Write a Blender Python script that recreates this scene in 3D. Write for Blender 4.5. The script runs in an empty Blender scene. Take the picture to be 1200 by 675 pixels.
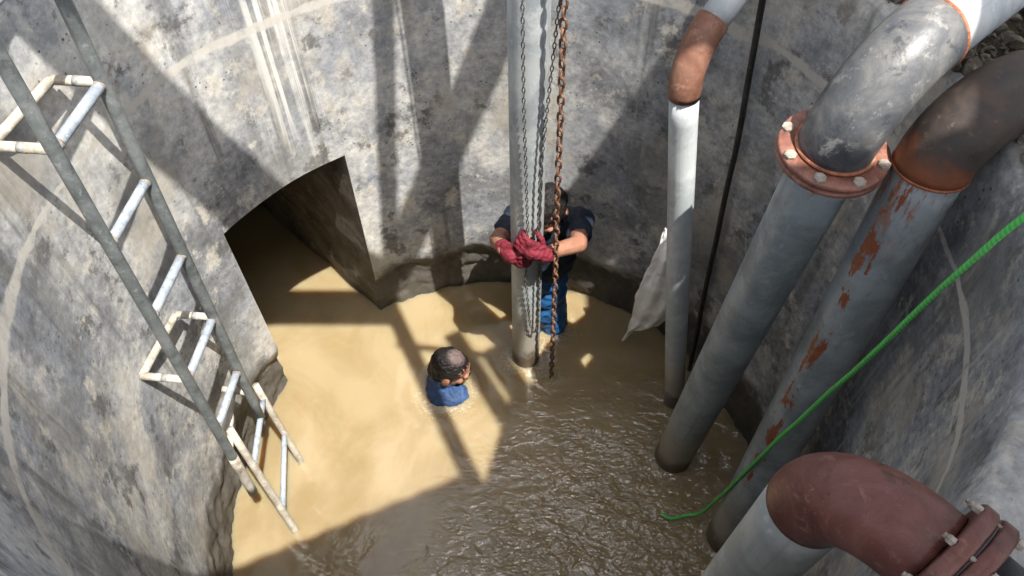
import bpy, bmesh, math, random
from mathutils import Vector, Matrix, noise as mnoise
random.seed(7)
PI = math.pi
V = Vector
scene = bpy.context.scene
COL = scene.collection

# ------------------------------------------------------------------ camera
CAM_H = 3.6
PITCH, ROLL = 0.93217, -0.0118
cam_d = bpy.data.cameras.new('camera')
cam_d.sensor_fit = 'HORIZONTAL'; cam_d.sensor_width = 36.0
cam_d.lens = 36.0 * 912.58 / 1200.0
cam_d.clip_start = 0.02; cam_d.clip_end = 500
cam = bpy.data.objects.new('camera', cam_d); COL.objects.link(cam)
fw = V((0, math.cos(PITCH), -math.sin(PITCH))); u0 = V((0, math.sin(PITCH), math.cos(PITCH))); x0 = V((1, 0, 0))
rt = x0 * math.cos(ROLL) + u0 * math.sin(ROLL); up = u0 * math.cos(ROLL) - x0 * math.sin(ROLL)
mm = Matrix((rt, up, -fw)).transposed().to_4x4(); mm.translation = V((0, 0, CAM_H))
cam.matrix_world = mm
scene.camera = cam

# ------------------------------------------------------------------ sky, sun, exposure
SUN = V((0.266, -0.295, 1.0)).normalized()
world = bpy.data.worlds.new('World'); scene.world = world; world.use_nodes = True
wn = world.node_tree; wn.nodes.clear()
sky = wn.nodes.new('ShaderNodeTexSky'); sky.sky_type = 'NISHITA'; sky.sun_disc = False
sky.sun_elevation = math.asin(SUN.z); sky.sun_rotation = math.atan2(SUN.x, SUN.y)
sky.air_density = 1.0; sky.dust_density = 4.0; sky.ozone_density = 1.0
bg = wn.nodes.new('ShaderNodeBackground'); bg.inputs[1].default_value = 0.125
wo = wn.nodes.new('ShaderNodeOutputWorld')
hs = wn.nodes.new('ShaderNodeHueSaturation'); hs.inputs['Saturation'].default_value = 0.42
wn.links.new(sky.outputs[0], hs.inputs['Color']); wn.links.new(hs.outputs[0], bg.inputs[0]); wn.links.new(bg.outputs[0], wo.inputs[0])
sd = bpy.data.lights.new('sun', 'SUN'); sd.energy = 5.0; sd.angle = math.radians(0.4); sd.color = (1.0, 0.95, 0.87)
so = bpy.data.objects.new('sun', sd); COL.objects.link(so)
so.rotation_euler = SUN.to_track_quat('Z', 'Y').to_euler(); so.location = (4, -4, 14)
vs = scene.view_settings
vs.view_transform = 'Standard'; vs.look = 'None'; vs.exposure = 1.2; vs.gamma = 1.0; vs.use_curve_mapping = False

cy = scene.cycles
cy.max_bounces = 5; cy.diffuse_bounces = 3; cy.glossy_bounces = 2; cy.transmission_bounces = 2
cy.caustics_reflective = False; cy.caustics_refractive = False
cy.use_adaptive_sampling = True; cy.adaptive_threshold = 0.02

# ------------------------------------------------------------------ node helpers
ALB = 0.74      # overall reflectance of the weathered surfaces
class NT:
    def __init__(s, name):
        s.m = bpy.data.materials.new(name); s.m.use_nodes = True
        s.t = s.m.node_tree; s.n = s.t.nodes
        s.bsdf = s.n['Principled BSDF']
        s.uv = None; s.geo = None; s.tc = None
    def new(s, ty, **kw):
        n = s.n.new('ShaderNode' + ty)
        for k, v in kw.items(): setattr(n, k, v)
        return n
    def put(s, sock, v):
        if hasattr(v, 'is_linked') or isinstance(v, bpy.types.NodeSocket): s.t.links.new(v, sock)
        else:
            if isinstance(v, tuple) and len(v) == 3 and sock.type == 'RGBA': v = v + (1,)
            sock.default_value = v
    def UV(s):
        if not s.uv: s.uv = s.new('UVMap').outputs[0]
        return s.uv
    def pos(s):
        if not s.geo: s.geo = s.new('NewGeometry')
        return s.geo.outputs['Position']
    def obj(s):
        if not s.tc: s.tc = s.new('TexCoord')
        return s.tc.outputs['Object']
    def xyz(s, v):
        n = s.new('SeparateXYZ'); s.put(n.inputs[0], v); return n.outputs
    def map(s, v, scale=(1, 1, 1), loc=(0, 0, 0), rot=(0, 0, 0)):
        n = s.new('Mapping'); s.put(n.inputs[0], v)
        n.inputs['Scale'].default_value = scale; n.inputs['Location'].default_value = loc; n.inputs['Rotation'].default_value = rot
        return n.outputs[0]
    def noise(s, v, scale, detail=4, rough=0.55, dist=0.0):
        n = s.new('TexNoise'); s.put(n.inputs['Vector'], v)
        n.inputs['Scale'].default_value = scale; n.inputs['Detail'].default_value = detail
        n.inputs['Roughness'].default_value = rough; n.inputs['Distortion'].default_value = dist
        return n.outputs['Fac']
    def voro(s, v, scale, feat='F1'):
        n = s.new('TexVoronoi', feature=feat); s.put(n.inputs['Vector'], v); n.inputs['Scale'].default_value = scale
        return n.outputs['Distance']
    def ramp(s, f, stops, interp='LINEAR'):
        n = s.new('ValToRGB'); s.put(n.inputs[0], f); cr = n.color_ramp; cr.interpolation = interp
        while len(cr.elements) < len(stops): cr.elements.new(0.5)
        for e, (p, c) in zip(cr.elements, stops):
            e.position = p
            e.color = (c, c, c, 1) if isinstance(c, (int, float)) else tuple(c) + (1,)
        return n.outputs[0]
    def rng(s, f, a, b, c=0.0, d=1.0, smooth=True):
        n = s.new('MapRange'); n.interpolation_type = 'SMOOTHSTEP' if smooth else 'LINEAR'
        s.put(n.inputs[0], f)
        for i, v in enumerate((a, b, c, d)): n.inputs[i + 1].default_value = v
        return n.outputs[0]
    def mix(s, fac, a, b, mode='MIX'):
        n = s.new('Mix', data_type='RGBA', blend_type=mode)
        s.put(n.inputs[0], fac); s.put(n.inputs[6], a); s.put(n.inputs[7], b); return n.outputs[2]
    def math(s, op, a, b=0.0, clamp=False):
        n = s.new('Math', operation=op); n.use_clamp = clamp
        s.put(n.inputs[0], a); s.put(n.inputs[1], b); return n.outputs[0]
    def bump(s, h, strength=0.3, dist=0.01, normal=None):
        n = s.new('Bump'); n.inputs['Strength'].default_value = strength; n.inputs['Distance'].default_value = dist
        s.put(n.inputs['Height'], h)
        if normal: s.put(n.inputs['Normal'], normal)
        return n.outputs[0]
    def out(s, color=None, rough=None, metal=None, normal=None, spec=None):
        b = s.bsdf.inputs
        if color is not None: s.put(b['Base Color'], s.mix(1.0, color, (ALB, ALB, ALB), 'MULTIPLY'))
        if rough is not None: s.put(b['Roughness'], rough)
        if metal is not None: s.put(b['Metallic'], metal)
        if normal is not None: s.put(b['Normal'], normal)
        if spec is not None: s.put(b['Specular IOR Level'], spec)
        return s.m

# ------------------------------------------------------------------ materials
def concrete_mat(name='concrete'):
    k = NT(name); uv = k.UV(); p = k.pos(); u = k.xyz(uv)
    big = k.noise(p, 1.1, 4, .55)
    mid = k.noise(p, 5.0, 7, .66)
    mid2 = k.noise(k.map(p, (1, 1, .8), (4, 9, 2)), 9.0, 7, .70)
    fine = k.noise(p, 34, 5, .72)
    spk = k.noise(p, 105, 3, .65)
    # grey cement body, cloudy
    t = k.math('ADD', k.math('MULTIPLY', big, .7), k.math('ADD', k.math('MULTIPLY', mid, .55), k.math('MULTIPLY', fine, .12)))
    col = k.ramp(t, [(.52, (.16, .168, .182)), (.64, (.34, .35, .365)), (.73, (.56, .56, .55)), (.85, (.76, .75, .71))])
    # worn pale plaster left in patches
    col = k.mix(k.rng(mid2, .54, .61, 0, .75), col, k.mix(fine, (.54, .495, .415), (.80, .76, .68)))
    # blue-grey slurry skin
    n4 = k.noise(k.map(p, (1, 1, .7), (7, 2, 5)), 3.2, 6, .66)
    col = k.mix(k.rng(n4, .52, .60, 0, .6), col, k.mix(fine, (.24, .265, .31), (.42, .45, .50)))
    # dark scabs where the skin has come away
    n5 = k.noise(k.map(p, (1, 1, .9), (1, 5, 3)), 6.0, 7, .72)
    col = k.mix(k.rng(n5, .45, .37, 0, .8), col, k.mix(fine, (.075, .075, .075), (.20, .195, .19)))
    # grain
    col = k.mix(1.0, col, k.ramp(fine, [(.28, .70), (.5, 1.0), (.7, 1.25)]), 'MULTIPLY')
    col = k.mix(k.rng(spk, .64, .72, 0, .4), col, (.70, .68, .64))
    col = k.mix(k.rng(spk, .35, .27, 0, .5), col, (.08, .078, .075))
    # blow holes, broad stains
    pit = k.math('MULTIPLY', k.rng(k.voro(p, 30), .17, .09), k.rng(k.noise(p, 4, 3, .5), .50, .60))
    col = k.mix(k.math('MULTIPLY', pit, .8), col, (.045, .043, .04))
    br = k.noise(k.map(p, (1, 1, .55), (9, 1, 4)), 2.3, 6, .6)
    col = k.mix(k.rng(br, .52, .62, 0, .55), col, k.mix(mid2, (.13, .13, .125), (.36, .355, .335)))
    br2 = k.noise(k.map(p, (1, 1, .7), (2, 8, 1)), 2.9, 7, .64)
    col = k.mix(k.rng(br2, .54, .64, 0, .55), col, k.mix(fine, (.44, .395, .32), (.66, .61, .52)))
    # greenish-grey damp on the back of the shaft
    bk = k.math('MULTIPLY', k.math('MULTIPLY', k.rng(u[0], 1.3, 1.7), k.rng(u[0], 2.62, 2.35)), k.rng(k.noise(k.map(uv, (2.2, .6, 1), (1, 4, 0)), 1.0, 6, .65), .36, .56, .1, .9))
    col = k.mix(bk, col, k.mix(mid, (.11, .115, .098), (.32, .32, .28)))
    # darker brown-grey tone on the pipe side
    side_tone = k.math('MULTIPLY', k.rng(u[0], 1.78, 1.0), k.rng(k.noise(uv, 1.2, 7, .65), .28, .60, .5, 1.0))
    side_tone2 = k.math('MULTIPLY', side_tone, k.rng(u[0], -1.15, -.5))
    col = k.mix(k.math('MULTIPLY', side_tone2, .85), col, k.mix(mid, (.14, .128, .108), (.34, .315, .27)))
    # vertical lime drips
    s1 = k.noise(k.map(uv, (20, .5, 1)), 1.0, 4, .6, .2)
    s2 = k.noise(k.map(uv, (1.3, .9, 1), (2.4, 0, 0)), 1.0, 3, .5)
    col = k.mix(k.math('MULTIPLY', k.rng(s1, .57, .66), k.rng(s2, .50, .62, 0, .45)), col, (.66, .65, .61))
    fld = k.math('MULTIPLY', k.rng(k.math('ABSOLUTE', k.math('SUBTRACT', u[0], 2.74)), .30, .08), k.rng(k.math('ADD', u[1], k.math('MULTIPLY', s1, .5)), 1.55, 1.85))
    s3 = k.noise(k.map(uv, (30, .35, 1), (1, 0, 0)), 1.0, 5, .65, .15)
    col = k.mix(k.math('MULTIPLY', k.math('MULTIPLY', k.rng(s3, .48, .57, 0, .95), fld), k.rng(mid2, .36, .5, .5, 1.0)), col, (.84, .83, .79))
    # dark run-off streaks
    s4 = k.noise(k.map(uv, (8, .3, 1), (5, 3, 0)), 1.0, 6, .65, .2)
    col = k.mix(k.math('MULTIPLY', k.rng(s4, .57, .70, 0, .6), k.rng(mid, .4, .55, .4, 1.0)), col, (.085, .08, .07))
    # smeared lighter cement along the pour joint
    wob = k.math('MULTIPLY', k.math('SUBTRACT', k.noise(k.map(uv, (1, .5, 1)), 3.0, 8, .65), .5), .10)
    jd = k.math('ABSOLUTE', k.math('ADD', k.math('SUBTRACT', u[1], 1.957), wob))
    jw = k.rng(k.noise(k.map(uv, (1, 0, 1), (3.3, 0, 0)), 1.5, 4, .6), .38, .62, .008, .036, False)
    jm = k.math('SUBTRACT', 1.0, k.math('DIVIDE', jd, jw), True)
    jm = k.math('MULTIPLY', k.rng(jm, .0, .45), k.rng(mid2, .34, .5, .3, .95))
    col = k.mix(jm, col, k.mix(fine, (.52, .49, .43), (.78, .75, .70)))
    # pale splashes of grout on the near pipe side
    gs = k.noise(k.map(uv, (3, 16, 1), rot=(0, 0, .95)), 1.3, 4, .65, .3)
    gm = k.math('MULTIPLY', k.rng(k.math('ABSOLUTE', k.math('ADD', u[0], 1.05)), .6, .25), k.rng(u[1], 1.3, 1.75))
    gm2 = k.math('ADD', gm, k.math('MULTIPLY', k.rng(k.math('ABSOLUTE', k.math('SUBTRACT', u[0], 6.86)), .6, .25), k.rng(u[1], 1.3, 1.75)))
    col = k.mix(k.math('MULTIPLY', k.rng(gs, .60, .67, 0, .75), gm2, True), col, (.60, .58, .52))
    # tide band and rotten foot of the wall
    edge = k.math('ADD', u[1], k.math('MULTIPLY', k.math('SUBTRACT', mid, .5), .45))
    col = k.mix(k.rng(edge, .44, .27, 0, .93), col, k.mix(k.math('ADD', k.math('MULTIPLY', fine, .6), k.math('MULTIPLY', mid2, .4)), (.015, .014, .012), (.17, .15, .12)))
    # kerb top painted darker to hold down the sky light on it
    col = k.mix(k.math('MULTIPLY', k.rng(u[1], 2.45, 2.55), k.rng(u[0], 1.2, .9, .35, .85)), col, k.mix(mid, (.13, .12, .10), (.30, .28, .24)))
    b = k.bump(k.math('ADD', fine, k.math('MULTIPLY', mid, .8)), .22, .006)
    return k.out(col, k.rng(mid, .3, .7, .72, .92), 0, b, .25)

def mortar_mat():
    k = NT('mortar'); p = k.pos()
    n = k.noise(p, 14, 6, .65)
    col = k.ramp(n, [(.3, (.36, .33, .29)), (.55, (.58, .54, .47)), (.75, (.68, .65, .58))])
    return k.out(col, .9, 0, k.bump(k.noise(p, 60, 5, .6), .5, .005), .2)

def pipe_mat(name, base, dark, rust=0.0, tide=0.32, rustband=None, rough=.42, lowwear=0.0, rustcol=(.24, .065, .025)):
    k = NT(name); p = k.pos(); uv = k.UV(); u = k.xyz(uv)
    n = k.noise(p, 5, 7, .65, .4)
    col = k.mix(k.rng(n, .40, .60), base, dark)
    fine = k.noise(p, 46, 5, .7)
    blot = k.noise(k.map(p, (1, 1, .6), (2, 5, 1)), 13, 7, .72, .5)
    col = k.mix(k.rng(blot, .55, .64, 0, .5), col, tuple(min(1, x * 1.25 + .02) for x in base))
    col = k.mix(k.rng(blot, .43, .34, 0, .5), col, (dark[0] * .75, dark[1] * .7, dark[2] * .62))
    col = k.mix(k.rng(fine, .58, .72, 0, .45), col, tuple(min(1, x * 1.35) for x in base))
    st = k.noise(k.map(uv, (16, .8, 1)), 1.5, 4, .6)
    col = k.mix(k.rng(st, .55, .75, 0, .4), col, (dark[0] * .6, dark[1] * .58, dark[2] * .55))
    if rust:
        rn = k.noise(p, 11, 7, .7, .6)
        col = k.mix(k.rng(rn, .66 - .12 * rust, .72 - .12 * rust), col, rustcol)
    if rustband:
        uc, w, v0, v1 = rustband
        a = k.math('ABSOLUTE', k.math('SUBTRACT', u[0], uc))
        wv = k.noise(k.map(uv, (0, 7, 1)), 1.6, 5, .7)
        body = k.math('MULTIPLY', k.rng(k.math('SUBTRACT', a, k.math('MULTIPLY', k.math('SUBTRACT', wv, .5), w * 2.2)), w, w * .75), k.rng(u[1], v0, v0 + .1))
        body = k.math('MULTIPLY', body, k.rng(k.noise(k.map(uv, (7, 3.2, 1)), 2.0, 6, .68), .51, .55))
        col = k.mix(body, col, k.mix(k.noise(p, 40, 4), (.17, .045, .02), (.40, .12, .05)))
        top = k.math('MULTIPLY', k.rng(u[1], v1 - .30, v1), k.rng(k.noise(k.map(uv, (9, 2.5, 1)), 2, 5, .7), .50, .40))
        col = k.mix(top, col, (.36, .105, .04))
    z = k.xyz(p)[2]
    e = k.math('ADD', z, k.math('MULTIPLY', k.math('SUBTRACT', n, .5), .35))
    col = k.mix(k.rng(e, tide * 1.9, tide * .6, 0, .6), col, (.40, .33, .22))
    col = k.mix(k.rng(e, .16, .07, 0, .9), col, (.085, .05, .028))
    b = k.bump(fine, .12, .004); b = k.bump(n, .15, .01, b)
    return k.out(col, k.math('ADD', k.math('MULTIPLY', fine, .25), rough - .1), 0, b, .45)

def paint_mat(name, a, b_, c_, scale=7, rough=.5, bumpy=.25, spec=.4, wear=1.0):
    k = NT(name); p = k.pos()
    n = k.noise(p, scale, 7, .70, .6)
    col = k.ramp(n, [(.34, a), (.5, b_), (.66, c_)])
    m = k.noise(k.map(p, (1, 1, 1), (3, 7, 1)), scale * 2.7, 6, .75, .4)
    f = k.noise(p, scale * 9, 4, .7)
    if wear:
        col = k.mix(k.rng(m, .57, .64, 0, .55 * wear), col, tuple(min(1, x * 1.35 + .03) for x in c_))
        col = k.mix(k.rng(m, .42, .35, 0, .6 * wear), col, tuple(x * .62 for x in a))
        col = k.mix(k.rng(f, .60, .72, 0, .45 * wear), col, tuple(min(1, x * 1.5 + .03) for x in c_))
    bb = k.bump(k.math('ADD', f, k.math('MULTIPLY', m, .7)), bumpy, .006)
    return k.out(col, k.math('ADD', k.math('MULTIPLY', m, .35), rough - .18), 0, bb, spec)

M = {}
M['concrete'] = concrete_mat()
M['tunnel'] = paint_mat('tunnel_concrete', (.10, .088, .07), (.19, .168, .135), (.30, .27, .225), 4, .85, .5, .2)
M['mortar'] = mortar_mat()
M['pale_pipe'] = pipe_mat('pale_pipe', (.50, .53, .54), (.34, .38, .40))
M['blue_pipe'] = pipe_mat('blue_grey_pipe', (.36, .42, .45), (.22, .265, .285), rust=.0, rough=.4)
M['rusty_pipe'] = pipe_mat('rust_streaked_pipe', (.37, .42, .45), (.24, .28, .30), rust=.15, rustband=(.5, .050, .55, 2.2))
M['white_pipe'] = pipe_mat('white_pipe', (.66, .70, .72), (.48, .53, .55), rough=.38)
M['near_pipe'] = pipe_mat('chalky_pipe', (.52, .54, .52), (.40, .42, .40), rough=.5)
M['elbow_dark'] = paint_mat('grey_black_elbow', (.045, .05, .06), (.105, .11, .12), (.22, .215, .20), 5, .42, .2)
M['elbow_rust_rim'] = paint_mat('rusty_weld', (.16, .05, .025), (.34, .12, .06), (.50, .25, .15), 14, .8, .5)
M['elbow_brown'] = paint_mat('brown_black_elbow', (.055, .045, .04), (.12, .075, .055), (.22, .11, .07), 6, .5, .3)
def rust_foot_mat(name):
    k = NT(name); p = k.pos(); v = k.xyz(k.UV())
    n = k.noise(p, 7, 10, .72, .6); f = k.noise(p, 60, 6, .7)
    col = k.ramp(n, [(.32, (.025, .022, .02)), (.5, (.06, .046, .04)), (.68, (.125, .08, .06))])
    e = k.math('ADD', v[1], k.math('MULTIPLY', k.math('SUBTRACT', n, .5), .14))
    col = k.mix(k.rng(e, .075, .02), col, k.mix(f, (.16, .05, .022), (.34, .12, .055)))
    col = k.mix(k.rng(f, .6, .7, 0, .4), col, (.30, .21, .16))
    return k.out(col, k.rng(n, .3, .7, .35, .7), 0, k.bump(f, .3, .004), .4)
M['elbow_brown'] = rust_foot_mat('brown_black_elbow')
M['elbow_orange'] = paint_mat('orange_rust', (.20, .06, .03), (.36, .115, .055), (.46, .19, .10), 9, .7, .4)
M['elbow_tan'] = paint_mat('tan_rust', (.13, .06, .04), (.23, .105, .068), (.33, .175, .12), 7, .6, .3)
M['red_oxide'] = paint_mat('red_oxide', (.085, .03, .023), (.165, .06, .046), (.225, .098, .078), 6, .40, .2)
M['flange_red'] = paint_mat('flange_red', (.15, .058, .042), (.27, .115, .082), (.37, .18, .13), 12, .5, .2)
M['bolt'] = paint_mat('bolt_cream', (.22, .18, .14), (.36, .31, .26), (.50, .45, .39), 40, .5, .2)
M['black_rubber'] = paint_mat('black_rubber', (.02, .024, .03), (.045, .05, .058), (.09, .10, .11), 9, .45, .15)
M['cable'] = paint_mat('cable_black', (.012, .012, .012), (.02, .02, .02), (.05, .045, .04), 20, .55, .15)
M['rail_grey'] = paint_mat('rail_grey', (.09, .10, .10), (.155, .172, .175), (.24, .255, .255), 12, .5, .2)
M['rung_blue'] = paint_mat('rung_pale_blue', (.20, .235, .28), (.31, .355, .41), (.42, .46, .51), 18, .5, .2)
M['cream_tube'] = paint_mat('cream_tube', (.25, .21, .16), (.46, .42, .35), (.62, .59, .53), 14, .6, .25)
M['weld'] = paint_mat('weld_scale', (.14, .11, .09), (.26, .225, .195), (.42, .38, .33), 40, .8, .4)
M['wear_tape'] = paint_mat('grey_band', (.18, .18, .175), (.26, .26, .25), (.34, .34, .33), 30, .6, .2)
M['chain_rust'] = paint_mat('chain_rust', (.06, .03, .02), (.15, .07, .04), (.30, .165, .10), 45, .65, .3)
M['chain_grey'] = paint_mat('chain_grey', (.03, .03, .028), (.07, .068, .062), (.15, .14, .13), 45, .5, .2)
ALB = .97
M['cloth_white'] = paint_mat('sack_white', (.70, .70, .68), (.80, .80, .79), (.86, .86, .85), 5, .7, .1)
ALB = .74
M['rubble'] = paint_mat('rubble', (.10, .085, .065), (.22, .19, .15), (.38, .34, .28), 12, .95, .5, .2)
M['ground'] = paint_mat('ground_dirt', (.10, .085, .06), (.18, .155, .12), (.27, .24, .19), 5, .95, .6, .2)
M['bed'] = paint_mat('mud', (.10, .07, .035), (.14, .095, .05), (.18, .13, .07), 5, .95, .3, .2)
M['roof'] = paint_mat('zinc_sheet', (.20, .20, .20), (.30, .30, .30), (.40, .39, .38), 3, .5, .1)
M['steel'] = paint_mat('steel_beam', (.10, .06, .045), (.16, .10, .08), (.22, .16, .13), 6, .6, .2)
M['wood'] = paint_mat('plank_wood', (.18, .12, .07), (.26, .18, .11), (.34, .25, .16), 6, .8, .3)

def rope_mat():
    k = NT('rope_green'); uv = k.UV()
    w = k.new('TexWave'); w.inputs['Scale'].default_value = 1.0
    k.put(w.inputs['Vector'], k.map(uv, (2, 55, 1), rot=(0, 0, 0)))
    u = k.xyz(uv)
    tw = k.math('SINE', k.math('ADD', k.math('MULTIPLY', u[1], 420.0), k.math('MULTIPLY', u[0], 2 * PI * 2)))
    col = k.mix(k.rng(tw, -1, 1), (.09, .56, .10), (.17, .74, .19))
    col = k.mix(k.rng(k.noise(k.pos(), 24, 6, .7), .5, .68, 0, .65), col, (.20, .36, .14))
    return k.out(col, .5, 0, k.bump(tw, .15, .001), .35)
M['rope'] = rope_mat()

def water_mat():
    k = NT('muddy_water'); p = k.pos()
    n = k.noise(p, 1.3, 6, .6, 1.8)
    col = k.mix(k.rng(n, .34, .64), (.325, .245, .130), (.40, .315, .185))
    w = k.noise(k.map(p, (1, 1, 1)), 3.2, 5, .6, 1.5)
    col = k.mix(k.rng(w, .55, .75, 0, .5), col, (.44, .355, .225))
    f1 = k.noise(k.map(p, (1, 1.9, 1), rot=(0, 0, .45)), 12, 1.5, .5, 1.2)
    f2 = k.noise(k.map(p, (1, 1.7, 1), rot=(0, 0, .8)), 34, 1.5, .5, .9)
    x = k.xyz(p)
    # stirred water under the pipes, calmer by the tunnel
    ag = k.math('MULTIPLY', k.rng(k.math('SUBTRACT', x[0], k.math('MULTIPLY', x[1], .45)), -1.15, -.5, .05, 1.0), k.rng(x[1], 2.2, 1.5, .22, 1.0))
    glint = k.noise(k.map(p, (1, 2.1, 1), rot=(0, 0, .35)), 17, 5, .68, 2.2)
    glint2 = k.noise(k.map(p, (1, 1.6, 1), (5, 2, 0), (0, 0, -.4)), 46, 4, .7, 1.5)
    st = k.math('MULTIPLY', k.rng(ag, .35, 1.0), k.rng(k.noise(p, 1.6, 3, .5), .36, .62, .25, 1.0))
    col = k.mix(k.math('MULTIPLY', k.rng(k.math('ADD', k.math('MULTIPLY', glint, .65), k.math('MULTIPLY', glint2, .35)), .52, .62, 0, .60), st), col, (.46, .37, .28))  # pale streaks painted in place of sky glints on the ripples
    col = k.mix(k.math('MULTIPLY', k.rng(glint, .47, .36, 0, .45), st), col, (.22, .14, .06))
    # froth gathered round what stands in the water
    fn = k.noise(p, 62, 4, .7, .6); fb = k.noise(p, 11, 3, .6)
    for (fx, fy, fr) in ((.072, 2.209, .085), (.785, 1.621, .10), (.977, 1.215, .10), (.834, 1.93, .06), (-.35, 1.99, .12), (.2, 2.086, .03), (.17, 2.42, .14)):
        dv = k.new('VectorMath', operation='DISTANCE'); k.put(dv.inputs[0], p); dv.inputs[1].default_value = (fx, fy, 0)
        near_ = k.rng(k.math('ADD', dv.outputs['Value'], k.math('MULTIPLY', k.math('SUBTRACT', fb, .5), .22)), fr + .085, fr + .005)
        col = k.mix(k.math('MULTIPLY', near_, k.rng(fn, .50, .62, 0, .5)), col, (.62, .56, .46))
    ag = k.math('MULTIPLY', ag, k.rng(k.noise(p, 2.4, 3, .5, .6), .34, .62, .45, 1.15))
    hh = k.math('MULTIPLY', k.math('ADD', f1, k.math('MULTIPLY', f2, .35)), ag)
    b = k.bump(hh, 1.0, .022)
    k.out(col, .5, 0, None, 0.0)
    bs = k.bsdf
    bs.inputs['Subsurface Weight'].default_value = 1.0
    bs.inputs['Subsurface Radius'].default_value = (1.0, .62, .28)
    bs.inputs['Subsurface Scale'].default_value = .14
    bs.inputs['Coat Weight'].default_value = 1.0
    bs.inputs['Coat Roughness'].default_value = .03
    bs.inputs['Coat IOR'].default_value = 1.8
    k.put(bs.inputs['Coat Normal'], b)
    return k.m
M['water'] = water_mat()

def skin_mat():
    k = NT('skin'); p = k.pos()
    n = k.noise(p, 18, 6, .6)
    col = k.ramp(n, [(.3, (.25, .115, .07)), (.55, (.36, .175, .115)), (.75, (.43, .225, .155))])
    k.out(col, .42, 0, k.bump(k.noise(p, 160, 4, .6), .15, .002), .45)
    k.bsdf.inputs['Subsurface Weight'].default_value = .12
    k.bsdf.inputs['Subsurface Radius'].default_value = (.01, .004, .002)
    return k.m
M['skin'] = skin_mat()

def cloth_mat(name, a, b_, rough=.75, wet=0):
    k = NT(name); p = k.pos()
    n = k.noise(p, 12, 6, .6, .6)
    col = k.mix(k.rng(n, .35, .68), a, b_)
    w = k.noise(k.map(p, (1, 1, .35)), 22, 3, .5, .8)
    b = k.bump(w, .5, .012); b = k.bump(k.noise(p, 300, 2), .2, .001, b)
    return k.out(col, rough - wet, 0, b, .35)
M['navy'] = cloth_mat('navy_cloth', (.012, .018, .035), (.022, .034, .062), .7)
M['blue'] = cloth_mat('wet_blue_cloth', (.012, .07, .20), (.02, .12, .30), .65, .1)
M['blue2'] = cloth_mat('wet_denim_blue', (.02, .05, .13), (.045, .105, .25), .8, .1)
M['glove'] = cloth_mat('red_glove', (.13, .008, .02), (.21, .018, .035), .75)
def hair_mat(name, thin):  # thin adds a paler patch at the crown
    k = NT(name); o = k.obj()
    st = k.noise(o, 60, 5, .7, .3)
    col = k.mix(st, (.004, .004, .004), (.022, .018, .018))
    if thin:
        x = k.xyz(o)
        d = k.new('VectorMath', operation='DISTANCE'); k.put(d.inputs[0], o); d.inputs[1].default_value = (-.012, .0, .13)
        dd = k.math('ADD', d.outputs['Value'], k.math('MULTIPLY', k.math('SUBTRACT', st, .5), .05))
        col = k.mix(k.rng(dd, .058, .028, 0, .65), col, (.20, .145, .14))
    return k.out(col, .55, 0, k.bump(st, .8, .006), .2)
M['hair'] = hair_mat('hair_black', False)
M['hair_pale'] = hair_mat('hair_pale_crown', True)
M['eye'] = paint_mat('eye_dark', (.02, .015, .012), (.03, .02, .018), (.05, .04, .035), 40, .2, 0)

# ------------------------------------------------------------------ object helpers
def link(o, parent=None):
    COL.objects.link(o)
    if parent is not None: o.parent = parent
    return o
def mesh_obj(name, bm, mat, parent=None, smooth=True):
    me = bpy.data.meshes.new(name); bm.to_mesh(me); bm.free()
    if smooth:
        me.polygons.foreach_set('use_smooth', [True] * len(me.polygons))
    me.materials.append(mat if not isinstance(mat, str) else M[mat])
    return link(bpy.data.objects.new(name, me), parent)
def empty(name, loc=(0, 0, 0)):
    o = bpy.data.objects.new(name, None); o.location = loc; o.empty_display_size = .1
    return link(o)
def tag(o, label=None, cat=None, group=None, kind=None):
    if label: o['label'] = label
    if cat: o['category'] = cat
    if group: o['group'] = group
    if kind: o['kind'] = kind
    return o
def rebase(root):
    """children were modelled in world space: shift them into the Empty's frame"""
    inv = Matrix.Translation(-V(root.location))
    for c in root.children:
        c.matrix_basis = inv @ c.matrix_basis
    return root

def arc_pts(p, d0, d1, R, n=14):
    """quarter-type bend starting at p heading d0, leaving along d1 (unit, perpendicular or not)"""
    d0 = V(d0).normalized(); d1 = V(d1).normalized()
    ang = d0.angle(d1)
    side = (d1 - d0 * d0.dot(d1)).normalized()
    pts = []
    for i in range(n + 1):
        a = ang * i / n
        pts.append(V(p) + d0 * (R * math.sin(a)) + side * (R * (1 - math.cos(a))))
    return pts

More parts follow.
